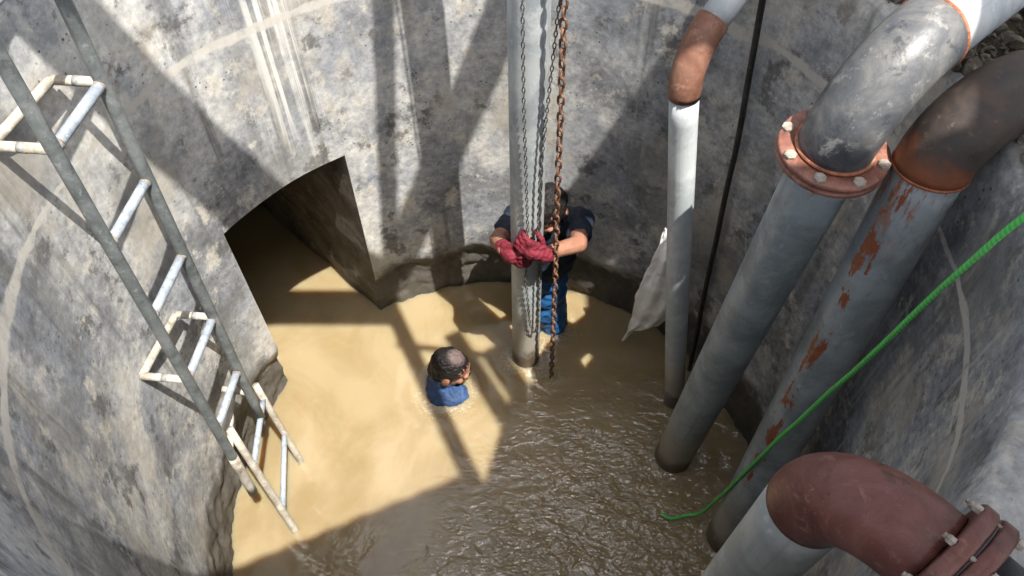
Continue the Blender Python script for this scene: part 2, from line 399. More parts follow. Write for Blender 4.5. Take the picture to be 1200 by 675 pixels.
def sweep(bm, pts, rad, n=28, ref=None, caps=True, v0=0.0):
    """tube along pts with uv: u round (0.5 faces ref), v metres along"""
    uvl = bm.loops.layers.uv.verify()
    pts = [V(p) for p in pts]
    rads = rad if isinstance(rad, (list, tuple)) else [rad] * len(pts)
    rings = []; vv = v0; vals = []
    N = None
    for i, p in enumerate(pts):
        if i == 0: t = pts[1] - p
        elif i == len(pts) - 1: t = p - pts[i - 1]
        else: t = (pts[i + 1] - p).normalized() + (p - pts[i - 1]).normalized()
        t.normalize()
        if N is None:
            r = V(ref) if ref is not None else (V((1, 0, 0)) if abs(t.x) < .8 else V((0, 1, 0)))
            N = -(r - t * r.dot(t)).normalized()
        else:
            N = (N - t * N.dot(t)).normalized()
        B = t.cross(N)
        if i: vv += (p - pts[i - 1]).length
        vals.append(vv)
        rings.append([bm.verts.new(p + (N * math.cos(2 * PI * j / n) + B * math.sin(2 * PI * j / n)) * rads[i]) for j in range(n)])
    for i in range(len(pts) - 1):
        for j in range(n):
            k = (j + 1) % n
            f = bm.faces.new((rings[i][j], rings[i][k], rings[i + 1][k], rings[i + 1][j]))
            for l, (u, w) in zip(f.loops, ((j / n, vals[i]), ((j + 1) / n, vals[i]), ((j + 1) / n, vals[i + 1]), (j / n, vals[i + 1]))):
                l[uvl].uv = (u, w)
    if caps:
        try:
            bm.faces.new(list(reversed(rings[0]))); bm.faces.new(rings[-1])
        except ValueError: pass
    return rings
def line(a, b, n):
    a = V(a); b = V(b)
    return [a.lerp(b, i / n) for i in range(n + 1)]
def wobble(pts, amp, sc=2.0, seed=0):
    o = []
    for i, p in enumerate(pts):
        q = mnoise.noise_vector(V(p) * sc + V((seed, seed * 2, 3)))
        o.append(V(p) + q * amp)
    return o
def tube(name, pts, rad, mat, parent=None, n=28, ref=None, v0=0.0):
    bm = bmesh.new(); sweep(bm, pts, rad, n, ref, True, v0)
    return mesh_obj(name, bm, mat, parent)
def box(bm, c, sx, sy, sz, rot=None, bev=0.0):
    r = bmesh.ops.create_cube(bm, size=1.0)
    vs_ = r['verts']
    bmesh.ops.scale(bm, vec=(sx, sy, sz), verts=vs_)
    if bev:
        es = list({e for v in vs_ for e in v.link_edges})
        bv = bmesh.ops.bevel(bm, geom=es, offset=bev, segments=2, affect='EDGES', profile=.5)
        vs_ = list({v for v in bv['verts']} | {v for v in vs_ if v.is_valid})
    if rot is not None: bmesh.ops.rotate(bm, cent=(0, 0, 0), matrix=rot, verts=vs_)
    bmesh.ops.translate(bm, vec=c, verts=vs_)
    return vs_
def frame(d, ref=(0, 0, 1)):
    """rotation whose local z is d"""
    d = V(d).normalized(); r = V(ref)
    x = (r - d * r.dot(d)).normalized(); y = d.cross(x)
    return Matrix((x, y, d)).transposed()
def disc(bm, c, d, ro, ri, th, n=48, bev=.004):
    """flat ring, axis d, from c along d by th"""
    Fm = frame(d, (1, 0, 0) if abs(V(d).normalized().x) < .8 else (0, 1, 0))
    prof = [(ri, 0), (ro - bev, 0), (ro, bev), (ro, th - bev), (ro - bev, th), (ri, th)]
    rings = []
    for (r, z) in prof:
        rings.append([bm.verts.new(V(c) + Fm @ V((r * math.cos(2 * PI * j / n), r * math.sin(2 * PI * j / n), z))) for j in range(n)])
    for i in range(len(prof)):
        a = rings[i]; b = rings[(i + 1) % len(prof)]
        for j in range(n):
            k = (j + 1) % n
            bm.faces.new((a[j], a[k], b[k], b[j]))
def hexhead(bm, c, d, r, h):
    Fm = frame(d, (1, 0, 0) if abs(V(d).normalized().x) < .8 else (0, 1, 0))
    lo = [bm.verts.new(V(c) + Fm @ V((r * math.cos(PI / 3 * j), r * math.sin(PI / 3 * j), 0))) for j in range(6)]
    mi = [bm.verts.new(V(c) + Fm @ V((r * math.cos(PI / 3 * j), r * math.sin(PI / 3 * j), h * .75))) for j in range(6)]
    hi = [bm.verts.new(V(c) + Fm @ V((r * .8 * math.cos(PI / 3 * j), r * .8 * math.sin(PI / 3 * j), h))) for j in range(6)]
    for a, b in ((lo, mi), (mi, hi)):
        for j in range(6):
            bm.faces.new((a[j], a[(j + 1) % 6], b[(j + 1) % 6], b[j]))
    bm.faces.new(hi); bm.faces.new(list(reversed(lo)))

# ------------------------------------------------------------------ the shaft
CX, CY, R = -0.071, 1.417, 1.259
TH0, TH1 = math.radians(121.1), math.radians(149.6)       # tunnel mouth
ZT = 1.22
BED = -0.62
GZ = 2.20
def ztop(th):
    d = (th + PI) % (2 * PI) - PI
    a = math.degrees(d)
    # broken-down kerb on the pipe side
    f = min(1, max(0, (a + 75) / 8)) * min(1, max(0, (44 - a) / 8))
    n = mnoise.noise(V((math.cos(th) * 6, math.sin(th) * 6, 1.3)))
    return 2.56 * (1 - f) + (2.29 + .03 * n) * f
def wall_r(th, z):
    x, y = math.cos(th), math.sin(th)
    q = V((x * 1.26, y * 1.26, z))
    r = R + .008 * mnoise.noise(q * 1.5) + .003 * mnoise.noise(q * 6)
    a = math.degrees(th) % 360
    if z < .55:
        k = min(1, max(0, (.36 + .10 * mnoise.noise(q * 4 + V((5, 0, 0))) - z) / .10))
        back = min(1, max(0, (a - 25) / 15)) * min(1, max(0, (165 - a) / 12))
        rough = .016 * mnoise.fractal(q * 9, 1, 2, 4) + .011 * mnoise.noise(q * 30) + .006 * mnoise.noise(q * 60)
        r += k * (.038 * back + rough)
    return r
def build_shaft():
    root = empty('concrete_shaft', (CX, CY, 0))
    tag(root, 'round grey concrete shaft wall with stained, patchy plaster surrounding the brown water', 'shaft wall')
    bm = bmesh.new(); uvl = bm.loops.layers.uv.verify()
    # angles aligned on the tunnel jambs
    ths = []
    def seg(a, b, n): return [a + (b - a) * i / n for i in range(n)]
    ths += seg(TH0, TH1, 44) + seg(TH1, TH0 + 2 * PI, 420)
    zs = seg(BED - .05, ZT, 92) + seg(ZT, 2.15, 40) + [2.15]
    NR = len(zs)
    def pt(th, r, z): return V((CX + r * math.cos(th), CY + r * math.sin(th), z))
    cols = []
    for th in ths:
        c = [bm.verts.new(pt(th, wall_r(th, z), z)) for z in zs]
        zt = ztop(th)
        rr = wall_r(th, 2.2)
        da = math.degrees((th + PI) % (2 * PI) - PI)
        ap = .6 * min(1, max(0, (da + 80) / 6)) * min(1, max(0, (-18 - da) / 6))
        j = .012 * mnoise.noise(V((math.cos(th) * 9, math.sin(th) * 9, 0)))
        for (r, z) in ((rr, 2.15 + (zt - 2.15) * .5), (rr, zt - .012), (rr + .012, zt), (rr + ap + .13 + j, zt + j), (rr + ap + .15 + j, zt - .02), (rr + ap + .15 + j, GZ - .15)):
            c.append(bm.verts.new(pt(th, r, z)))
        cols.append(c)
    n = len(ths)
    zz = zs + [2.35, 2.5, 2.52, 2.65, 2.7, 3.0]
    for i in range(n):
        k = (i + 1) % n
        a0 = ths[i]; a1 = ths[k] if k else ths[0] + 2 * PI
        for q in range(len(cols[0]) - 1):
            if i < 44 and q < NR and zs[min(q + 1, NR - 1)] <= ZT + 1e-6 and q + 1 < NR: continue
            f = bm.faces.new((cols[i][q], cols[i][q + 1], cols[k][q + 1], cols[k][q]))
            for l, (u, v) in zip(f.loops, ((a0, zz[q]), (a0, zz[q + 1]), (a1, zz[q + 1]), (a1, zz[q]))):
                l[uvl].uv = (u * R, v)
    mesh_obj('wall', bm, 'concrete', root)
    # tunnel: jambs, ceiling, end
    D = V((-.711, .703, 0)).normalized(); L = 3.4
    bm = bmesh.new(); uvl = bm.loops.layers.uv.verify()
    def quadgrid(fn, nu, nv):
        g = [[bm.verts.new(fn(i / nu, j / nv)) for j in range(nv + 1)] for i in range(nu + 1)]
        for i in range(nu):
            for j in range(nv):
                bm.faces.new((g[i][j], g[i + 1][j], g[i + 1][j + 1], g[i][j + 1]))
    def rgh(p, a=.012):
        return p + mnoise.noise_vector(p * 5) * a
    def jamb(th, s):
        def fn(u, v):
            z = BED - .05 + (ZT - BED + .05) * v
            b = pt(th, wall_r(th, z), z)
            p = b + D * (L * u)
            return p if u == 0 else rgh(p, .010 + (.02 if z < .3 else 0))
        return fn
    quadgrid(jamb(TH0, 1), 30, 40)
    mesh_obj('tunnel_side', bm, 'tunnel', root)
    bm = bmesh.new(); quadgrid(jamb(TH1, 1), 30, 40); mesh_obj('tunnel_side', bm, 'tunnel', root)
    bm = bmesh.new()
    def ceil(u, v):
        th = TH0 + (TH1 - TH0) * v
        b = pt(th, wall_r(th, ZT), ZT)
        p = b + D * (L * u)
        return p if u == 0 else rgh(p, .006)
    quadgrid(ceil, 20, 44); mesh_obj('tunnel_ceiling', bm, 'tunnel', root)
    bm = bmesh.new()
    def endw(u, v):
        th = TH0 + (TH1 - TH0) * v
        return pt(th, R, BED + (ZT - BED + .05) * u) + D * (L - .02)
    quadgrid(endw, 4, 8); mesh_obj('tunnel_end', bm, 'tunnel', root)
    rebase(root)
build_shaft()

# ground round the shaft, out to the horizon
bm = bmesh.new()
rad = [R + .12, 1.5, 1.7, 2.0, 2.5, 3.2, 4.5, 7, 12, 25, 60, 160]
rings = []
for r in rad:
    ring = []
    for j in range(160):
        th = 2 * PI * j / 160
        z = GZ + (.03 * mnoise.noise(V((r * math.cos(th) * 3, r * math.sin(th) * 3, 0))) if r < 5 else 0)
        ring.append(bm.verts.new((CX + r * math.cos(th), CY + r * math.sin(th), z)))
    rings.append(ring)
for i in range(len(rad) - 1):
    for j in range(160):
        k = (j + 1) % 160
        bm.faces.new((rings[i][j], rings[i + 1][j], rings[i + 1][k], rings[i][k]))
tag(mesh_obj('ground', bm, 'ground'), kind='structure')
bm = bmesh.new()
bmesh.ops.create_grid(bm, x_segments=30, y_segments=30, size=1)
for v in bm.verts: v.co = V((v.co.x * 2.6 - .9, v.co.y * 2.6 + 2.2, BED + .03 * mnoise.noise(V((v.co.x * 5, v.co.y * 5, 0)))))
tag(mesh_obj('pit_bed', bm, 'bed'), kind='structure')

# water: one sheet through shaft and tunnel, ripples stronger under the pipes
bm = bmesh.new()
NX, NY = 430, 420
X0, X1, Y0, Y1 = -4.0, 1.5, .05, 5.4
def wz(x, y):
    ag = min(1, max(0, (x + .35 + (1.5 - y) * .35) / .6)) * min(1, max(0, (2.1 - y) / .6))
    q = V((x, y * 1.4, 0))
    h = .0022 * mnoise.noise(V((x * 2.5, y * 2.5, 4))) + .0016 * mnoise.noise(V((x * 7, y * 7, 1)))
    h += ag * (.007 * mnoise.noise(q * 9 + mnoise.noise_vector(q * 4) * 1.1) + .003 * mnoise.noise(q * 21 + V((3, 3, 0))))
    for (cx, cy, a, k, s) in ((-.33, 2.02, .003, 62, .22), (.07, 2.21, .0022, 75, .18), (.785, 1.62, .004, 70, .16), (.98, 1.215, .004, 70, .16), (.24, 2.38, .003, 60, .22), (.2, 2.08, .002, 90, .1)):
        d = math.hypot(x - cx, y - cy)
        if d < s * 2.5: h += a * math.cos(d * k) * math.exp(-(d / s) ** 2)
    return h
g = []
for i in range(NX + 1):
    x = X0 + (X1 - X0) * i / NX
    g.append([bm.verts.new((x, Y0 + (Y1 - Y0) * j / NY, wz(x, Y0 + (Y1 - Y0) * j / NY))) for j in range(NY + 1)])
for i in range(NX):
    for j in range(NY):
        x = g[i][j].co.x; y = g[i][j].co.y
        rr = math.hypot(x - CX, y - CY)
        if rr > R + .18:
            # keep only the tunnel's strip
            s = (x - CX) * .703 + (y - CY) * .711
            if not (-.55 < s < .55 and (x - CX) * -.711 + (y - CY) * .703 > 0): continue
        bm.faces.new((g[i][j], g[i + 1][j], g[i + 1][j + 1], g[i][j + 1]))
for v in [v for v in bm.verts if not v.link_faces]: bm.verts.remove(v)
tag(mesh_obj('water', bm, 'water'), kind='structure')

# ------------------------------------------------------------------ structures over the shaft (out of frame, they cast the bands of shade)
ZO = 5.6
def corrugated(name, corners, parent):
    """sheet roof over a quad; waves run along the first edge"""
    a, b, c, d = [V(p) for p in corners]
    bm = bmesh.new(); nu, nv = 140, 10
    g = []
    for i in range(nu + 1):
        u = i / nu
        row = []
        for j in range(nv + 1):
            v = j / nv
            p = a.lerp(b, u).lerp(d.lerp(c, u), v)
            row.append(bm.verts.new(p + V((0, 0, .012 * math.sin(u * nu * .9)))))
        g.append(row)
    for i in range(nu):
        for j in range(nv):
            bm.faces.new((g[i][j], g[i + 1][j], g[i + 1][j + 1], g[i][j + 1]))
    o = mesh_obj(name, bm, 'roof', parent)
    md = o.modifiers.new('thick', 'SOLIDIFY'); md.thickness = .003
    return o
def post(parent, x, y, z1=ZO - .04, z0=GZ - .2, w=.09):
    bm = bmesh.new(); box(bm, (x, y, (z0 + z1) / 2), w, w, z1 - z0, bev=.006)
    return mesh_obj('post', bm, 'wood', parent, False)
def beam(name, a, b, w, h, mat, parent=None):
    a = V(a); b = V(b); d = b - a
    bm = bmesh.new()
    box(bm, (0, 0, 0), w, h, d.length, rot=frame(d, V((-d.y, d.x, 0))), bev=.005)
    bmesh.ops.translate(bm, verts=bm.verts, vec=(a + b) / 2)
    return mesh_obj(name, bm, mat, parent, False)
near = empty('shade_roof_near', (1.3, -1.9, GZ))  # unseen roof, added to shade the near water and wall
tag(near, 'corrugated roof on posts, added out of view on the camera side to cast shade', 'roof', 'added shade roofs out of view')
corrugated('sheet', [(-1.6, -1.31, ZO), (1.31, -.08, ZO), (1.95, -1.6, ZO), (-.95, -2.85, ZO)], near)
for x, y in ((-1.35, -1.45), (-.85, -2.65), (1.6, -1.5)): post(near, x, y)
rebase(near)
side = empty('shade_roof_side', (2.8, .2, GZ))  # unseen added roof, its staggered sheets shape the sun on the pipes
tag(side, 'corrugated roof on posts, added out of view on the pipe side to cast shade', 'roof', 'added shade roofs out of view')
corrugated('sheet', [(1.50, .40, ZO + .01), (3.4, .40, ZO + .01), (3.4, -1.8, ZO + .01), (.90, -1.8, ZO + .01)], side)
corrugated('sheet', [(1.92, 1.04, ZO + .03), (3.4, 1.04, ZO + .03), (3.4, .34, ZO + .03), (1.92, .34, ZO + .03)], side)
corrugated('sheet', [(1.80, 1.60, ZO + .05), (3.4, 1.60, ZO + .05), (3.4, .98, ZO + .05), (1.40, .98, ZO + .05)], side)
for x, y in ((3.1, 1.4), (3.1, -1.6), (2.2, -1.7)): post(side, x, y)
rebase(side)
gantry = empty('hoist_gantry', (-.275, 3.2, GZ))
tag(gantry, 'rusty steel hoist beam on posts spanning high over the shaft', 'gantry')
beam('beam', (1.255, -.10, ZO - .06), (-.275, 3.2, ZO - .06), .075, .14, 'steel', gantry)
beam('brace', (.765, 1.05, ZO - .07), (1.5, 2.86, ZO - .07), .15, .08, 'steel', gantry)
beam('unseen_board', (1.475, .16, ZO + .055), (1.17, .70, ZO + .055), .10, .03, 'wood', gantry)  # boards added out of frame to shade part of the water
beam('unseen_board', (1.60, .22, ZO + .055), (1.38, .60, ZO + .055), .13, .03, 'wood', gantry)
beam('added_batten', (.86, .64, ZO + .025), (1.44, .55, ZO + .025), .035, .03, 'wood', gantry)  # added to carry the shading boards
post(gantry, -.275, 3.2, ZO - .13); post(gantry, 1.5, 2.86, ZO - .11)
rebase(gantry)
pl = empty('scaffold_plank', (-1.9, .93, GZ))
tag(pl, 'wide wooden plank laid from a trestle post to the hoist beam', 'plank')
beam('unseen_board', (-2.0, .93, ZO + .05), (.84, .88, ZO + .05), .235, .045, 'wood', pl)
post(pl, -1.9, .93, ZO + .03)
rebase(pl)

# ------------------------------------------------------------------ pipes
def flange_pair(parent, c, d, ro, ri, th, mat, nb, phase, gap=.004, br=.017):
    for s, o in ((0, -th - gap / 2), (1, gap / 2)):
        bm = bmesh.new(); disc(bm, V(c) + V(d).normalized() * o, d, ro, ri, th)
        mesh_obj('flange', bm, mat, parent)
    dn = V(d).normalized(); Fm = frame(dn, (1, 0, 0) if abs(dn.x) < .8 else (0, 1, 0))
    rb = (ro + ri) / 2 + .012
    for i in range(nb):
        a = phase + 2 * PI * i / nb
        q = V(c) + Fm @ V((rb * math.cos(a), rb * math.sin(a), 0))
        bm = bmesh.new()
        hexhead(bm, q + dn * (th + gap / 2), dn, br, .011)
        sweep(bm, [q - dn * (th + .02), q + dn * (th + .008)], br * .5, 8)
        b = mesh_obj('bolt', bm, 'bolt', parent, False)
        bm = bmesh.new(); hexhead(bm, q - dn * (th + gap / 2), -dn, br * .9, .012)
        mesh_obj('nut', bm, 'bolt', b, False)

# central riser
cp = empty('riser_pipe', (.072, 2.209, BED))
tag(cp, 'pale vertical steel pipe standing in the middle of the water against the back wall', 'pipe')
tube('pipe', line((.072, 2.209, BED), (.060, 2.209, 4.4), 30), .071, 'pale_pipe', cp, 40)
bm = bmesh.new(); disc(bm, (.060, 2.209, 4.4), (0, 0, 1), .13, .0, .02); mesh_obj('flange', bm, 'flange_red', cp)
rebase(cp)

# thin pipe with tan elbow
p2 = empty('thin_pipe', (.834, 1.93, BED))
tag(p2, 'slim white pipe with a short rust-brown elbow near its top', 'pipe')
top2 = V((.571, 2.025, 1.93)); base2 = V((.834, 1.93, 0))
dd2 = (top2 - base2).normalized()
tube('pipe', line(base2 + dd2 * (BED / dd2.z), top2, 24), .0495, 'white_pipe', p2, 28)
out2 = V((.62, .62, .55)).normalized()
el2 = arc_pts(top2 - dd2 * .01, dd2, out2, .24)
tube('elbow', el2, .0545, 'elbow_tan', p2, 28)
e2 = el2[-1]
tube('pipe', line(e2 - out2 * .01, e2 + out2 * 1.6, 16), .0495, 'white_pipe', p2, 28)
rebase(p2)

# flanged pipe
p3 = empty('flanged_pipe', (.785, 1.621, BED))
tag(p3, 'blue-grey pipe with a bolted red flange and a weathered dark grey elbow', 'pipe')
fl3 = V((.826, 1.465, 2.197)); b3 = V((.785, 1.621, 0)); d3 = (fl3 - b3).normalized()
tube('pipe', line(b3 + d3 * (BED / d3.z), fl3 - d3 * .02, 30), .0885, 'blue_pipe', p3, 36, (-.5, -.8, 0))
flange_pair(p3, fl3, d3, .142, .085, .017, 'flange_red', 8, .25)
out3 = V((.76, .62, .06)).normalized()
el3 = arc_pts(fl3 + d3 * .018, d3, out3, .235, 18)
tube('elbow', el3, .0965, 'elbow_dark', p3, 40)
bm = bmesh.new(); disc(bm, el3[-1] - out3 * .008, out3, .0985, .08, .014, 40); mesh_obj('weld_collar', bm, 'elbow_rust_rim', p3)
bm = bmesh.new(); disc(bm, fl3 + d3 * .019, d3, .103, .085, .010, 40); mesh_obj('weld_collar', bm, 'elbow_rust_rim', p3)
tube('pipe', line(el3[-1], el3[-1] + out3 * 2.4, 16), .0885, 'white_pipe', p3, 36)
rebase(p3)

# rust streaked pipe
p4 = empty('rust_streaked_pipe', (.977, 1.215, BED))
tag(p4, 'blue-grey pipe with orange rust patches down its side and a brown-black elbow', 'pipe')
b4 = V((.977, 1.215, 0)); t4 = V((1.055, 1.40, 2.235)); d4 = (t4 - b4).normalized()
tube('pipe', line(b4 + d4 * (BED / d4.z), t4, 30), .0885, 'rusty_pipe', p4, 40, (-.86, -.48, 0), BED)
out4 = V((.93, .30, .10)).normalized()
el4 = arc_pts(t4 - d4 * .03, d4, out4, .20, 18)
tube('elbow', el4, .0945, 'elbow_brown', p4, 40)
bm = bmesh.new(); disc(bm, t4 - d4 * .038, d4, .0965, .08, .016, 40, .006); mesh_obj('weld_collar', bm, 'elbow_orange', p4)
tube('pipe', line(el4[-1], el4[-1] + out4 * 2.2, 12), .0885, 'rusty_pipe', p4, 36)
rebase(p4)

# near pipe with red elbow
p5 = empty('red_elbow_pipe', (.50, .56, BED))
tag(p5, 'chalky grey pipe with a fat red-oxide elbow and flange nearest the camera', 'pipe')
t5 = V((.555, .54, 2.19)); b5 = V((.53, .59, 0)); d5 = (t5 - b5).normalized()
tube('pipe', line(b5 + d5 * (BED / d5.z), t5, 24), .080, 'near_pipe', p5, 40)
out5 = V((.62, -.78, -.03)).normalized()
el5 = arc_pts(t5 - d5 * .015, d5, out5, .165, 20)
st5 = el5 + [el5[-1] + out5 * .012]
tube('elbow', st5, .0815, 'red_oxide', p5, 48)
f5 = st5[-1]
flange_pair(p5, f5 + out5 * .032, out5, .118, .08, .028, 'red_oxide', 8, .2, .005, .009)
bm = bmesh.new(); disc(bm, f5 + out5 * .0300, out5, .112, .07, .004, 40, .001); mesh_obj('gasket', bm, 'black_rubber', p5)
tube('pipe', line(f5 + out5 * .03, f5 + out5 * 1.6, 10), .080, 'black_rubber', p5, 36)
rebase(p5)

# ------------------------------------------------------------------ ladder on the wall
lad = empty('wall_ladder', (-1.14, 1.5, .2))
tag(lad, 'grey tube ladder with pale rungs bracketed to the left wall', 'ladder')
def LL(z): return V((-1.157 + (z - 1.4) * .002, 1.345 + (z - .32) * .0635, z))
def LR(z): return V((-1.132 + (z - .68) * .0125, 1.640 + (z - .68) * .0575, z))
tube('rail', line(LL(.30), LL(3.1), 20), .020, 'rail_grey', lad, 16)
tube('rail', line(LR(.46), LR(3.1), 20), .020, 'rail_grey', lad, 16)
tube('rail_end', line(LL(.62), LL(.29), 4), .0207, 'cream_tube', lad, 16)
for z in (2.96, 2.60, 2.235, 1.885, 1.545, 1.19, .84):
    tube('rung', line(LL(z), LR(z), 3), .0158, 'rung_blue', lad, 14)
wb_ = bmesh.new(); bmesh.ops.create_icosphere(wb_, subdivisions=2, radius=.0178)
for v in wb_.verts: v.co = V((v.co.x, v.co.y, v.co.z * .9)) + mnoise.noise_vector(v.co * 90) * .004
weld0 = mesh_obj('weld', wb_, 'weld', lad); first = True
for z in (2.96, 2.60, 2.235, 1.885, 1.545, 1.19, .84):
    for q, t_ in ((LL(z), .075), (LR(z), -.075)):
        o = weld0 if first else link(bpy.data.objects.new('weld', weld0.data), lad); first = False
        o.location = q + (LR(z) - LL(z)) * t_; o.rotation_euler = (z * 3, z * 5, t_ * 40)
def wall_pt(p, gap=.012):
    d = V((p.x - CX, p.y - CY, 0)); d.normalize()
    return V((CX + d.x * (R - gap), CY + d.y * (R - gap), p.z))
for z in (2.235, 1.19):
    a, b = LL(z), LR(z)
    ar = V((-.985, .10, 0)).normalized()
    wa = wall_pt(a); wb = wall_pt(b)
    wa = a + ar * .168; wb = b + ar * .145
    br = empty('bracket'); br.parent = lad
    for q0, q1 in ((a, wa), (b, wb)):
        s = tube('arm', line(q0, q1, 3), .0145, 'cream_tube', br, 14)
        tube('worn_band', line(q0.lerp(q1, .42), q0.lerp(q1, .55), 1), .0152, 'wear_tape', br, 14)
    tube('wall_bar', line(wa, wb, 3), .0145, 'cream_tube', br, 14)
# lowest, corroded bracket
a, b = LL(.66), LR(.66)
br = empty('bracket'); br.parent = lad
tube('arm', line(b, b + V((-.11, .01, .02)), 3), .014, 'cream_tube', br, 12)
tube('arm', line(a, a + V((-.02, .02, .0)), 2), .014, 'cream_tube', br, 12)
bm = bmesh.new()
q0 = b + V((-.075, .0, .0)); q1 = a + V((-.012, .03, -.02))
sweep(bm, wobble(line(q0, q1, 8), .006, 9), [.021, .017, .013, .014, .016, .012, .015, .013, .012], 10)
mesh_obj('corroded_bar', bm, 'mortar', br)
rebase(lad)

lo = empty('sunken_ladder', (-1.1, 1.45, -.3))
tag(lo, 'short cream ladder end sloping from the grey ladder into the water', 'ladder')
L0, L1 = V((-1.165, 1.45, .70)), V((-1.034, 1.279, 0))
R0, R1 = V((-1.15, 1.735, .56)), V((-1.058, 1.622, 0))
tube('rail', line(L0, L1 + (L1 - L0) * .55, 8), .0165, 'cream_tube', lo, 14)
tube('rail', line(R0, R1 + (R1 - R0) * .6, 8), .0155, 'cream_tube', lo, 14)
for fa, fb in ((.34, .16), (.80, .62)):
    tube('rung', line(L0.lerp(L1, fa), R0.lerp(R1, fb), 3), .0135, 'rung_blue', lo, 12)
rebase(lo)

# ------------------------------------------------------------------ chains
def link_mesh(name, L, W, r, ns=10, nt=6):
    bm = bmesh.new(); pts = []
    h = (L - W) / 2; rr = W / 2 - r
    for i in range(ns):
        a = 2 * PI * i / ns
        x = rr * math.cos(a); z = rr * math.sin(a)
        z += h if z > 1e-6 else (-h if z < -1e-6 else 0)
        pts.append(V((x, 0, z)))
    rings = []
    for i, p in enumerate(pts):
        t = (pts[(i + 1) % ns] - pts[i - 1]).normalized(); n_ = t.cross(V((0, 1, 0)))
        rings.append([bm.verts.new(p + (n_ * math.cos(2 * PI * j / nt) + V((0, 1, 0)) * math.sin(2 * PI * j / nt)) * r) for j in range(nt)])
    for i in range(ns):
        a = rings[i]; b = rings[(i + 1) % ns]
        for j in range(nt): bm.faces.new((a[j], a[(j + 1) % nt], b[(j + 1) % nt], b[j]))
    return bm
def resample(pts, step):
    out = []; acc = 0.0; out.append((pts[0], (pts[1] - pts[0]).normalized()))
    need = step
    for i in range(len(pts) - 1):
        a, b = pts[i], pts[i + 1]; L = (b - a).length; d = (b - a) / L
        pos = 0.0
        while L - pos >= need:
            pos += need; out.append((a + d * pos, d)); need = step
        need -= (L - pos)
    return out
ch = empty('load_chain', (.2, 2.09, 0))
tag(ch, 'thick rusty chain hanging straight into the water right of the central pipe', 'chain')
cpts = wobble(line((.118, 2.10, 5.45), (.2075, 2.085, -.25), 60), .006, 1.5)
bm = link_mesh('link', .049, .031, .0048); proto = mesh_obj('link', bm, 'chain_rust', ch); lm = proto.data
for i, (p, d) in enumerate(resample(cpts, .0375)):
    o = proto if i == 0 else link(bpy.data.objects.new('link', lm), ch)
    Rm = frame(d, (1, 0, 0)).to_4x4() @ Matrix.Rotation((i % 2) * PI / 2 + .55 + .25 * math.sin(i * .7), 4, 'Z')
    Rm.translation = p; o.matrix_basis = Rm
rebase(ch)
hc = empty('hand_chain', (.08, 2.12, .37))
tag(hc, 'thin grey hand chain looping down the front of the central pipe', 'chain')
def strand(pts):
    bm = bmesh.new(); tmp = link_mesh('l', .027, .0150, .0022, 8, 5); me = bpy.data.meshes.new('t'); tmp.to_mesh(me); tmp.free()
    for i, (p, d) in enumerate(resample(pts, .0226)):
        Rm = frame(d, (1, 0, 0)).to_4x4() @ Matrix.Rotation((i % 2) * PI / 2 + .3, 4, 'Z'); Rm.translation = p
        n0 = len(bm.verts); bm.from_mesh(me); bm.verts.ensure_lookup_table()
        for v in bm.verts[n0:]: v.co = Rm @ v.co
    o = mesh_obj('strand', bm, 'chain_grey', hc); o['kind'] = 'stuff'
    return o
yf = 2.118
strand([V(p) for p in ((.025, yf, 5.4), (.042, yf, 2.217), (.048, yf, 1.82), (.068, yf, 1.15), (.062, yf, .80), (.085, yf, .45), (.104, yf, .37))])
strand([V(p) for p in ((.24, yf - .02, 5.4), (.154, yf - .01, 2.215), (.125, yf, 1.7), (.112, yf, 1.45), (.110, yf, 1.1), (.124, yf, .8), (.124, yf, .45), (.110, yf, .365))])
rebase(hc)
# hoist body on the beam
ho = empty('chain_hoist', (.13, 2.12, 5.4))
tag(ho, 'compact chain hoist hanging under the steel beam above the pipe', 'hoist')
bm = bmesh.new(); disc(bm, (.17, 2.05, 5.43), (0, 1, 0), .11, 0, .11); mesh_obj('body', bm, 'steel', ho)
bm = bmesh.new(); disc(bm, (.15, 2.01, 5.43), (0, 1, 0), .13, .1, .03); mesh_obj('chain_wheel', bm, 'steel', ho)
rebase(ho)

# ------------------------------------------------------------------ cable, rope, sack
def smooth_path(ctrl, n=10):
    P = [V(p) for p in ctrl]; out = []
    for i in range(len(P) - 1):
        a = P[max(0, i - 1)]; b = P[i]; c = P[i + 1]; d = P[min(len(P) - 1, i + 2)]
        for j in range(n):
            t = j / n
            out.append(.5 * ((2 * b) + (c - a) * t + (2 * a - 5 * b + 4 * c - d) * t * t + (3 * b - a - 3 * c + d) * t ** 3))
    out.append(P[-1]); return out
cb = tube('black_cable', wobble(smooth_path([(1.25, 2.75, 2.60), (1.0, 2.5, 2.63), (.84, 2.30, 2.59), (.815, 2.245, 2.45), (.826, 2.25, 2.117), (.865, 2.21, 1.55), (.879, 2.197, 1.255), (.905, 2.165, .7), (.938, 2.12, .02), (.95, 2.1, -.4)]), .004, 3), .0115, 'cable', None, 12)
tag(cb, 'thin black cable hanging down the wall behind the slim white pipe', 'cable')
gr = tube('green_rope', wobble(smooth_path([(.690, 1.330, .006), (.735, 1.305, .010), (.80, 1.318, .012), (.862, 1.312, .06), (.885, 1.28, .30), (.935, 1.205, 1.05), (.985, 1.13, 1.70), (1.052, 1.06, 2.394), (1.15, .98, 2.75), (1.4, .8, 2.6), (1.8, .5, 2.26), (2.4, .3, 2.24)], 14), .003, 6), .0076, 'rope', None, 12)
tag(gr, 'bright green rope slanting down across the pipes to the water', 'rope')
bm = bmesh.new(); uvl = bm.loops.layers.uv.verify()
Lf = smooth_path([(.700, 2.262, 1.02), (.690, 2.262, .90), (.668, 2.27, .72), (.650, 2.285, .50), (.642, 2.295, .30), (.635, 2.30, .18), (.622, 2.31, .05)], 9)
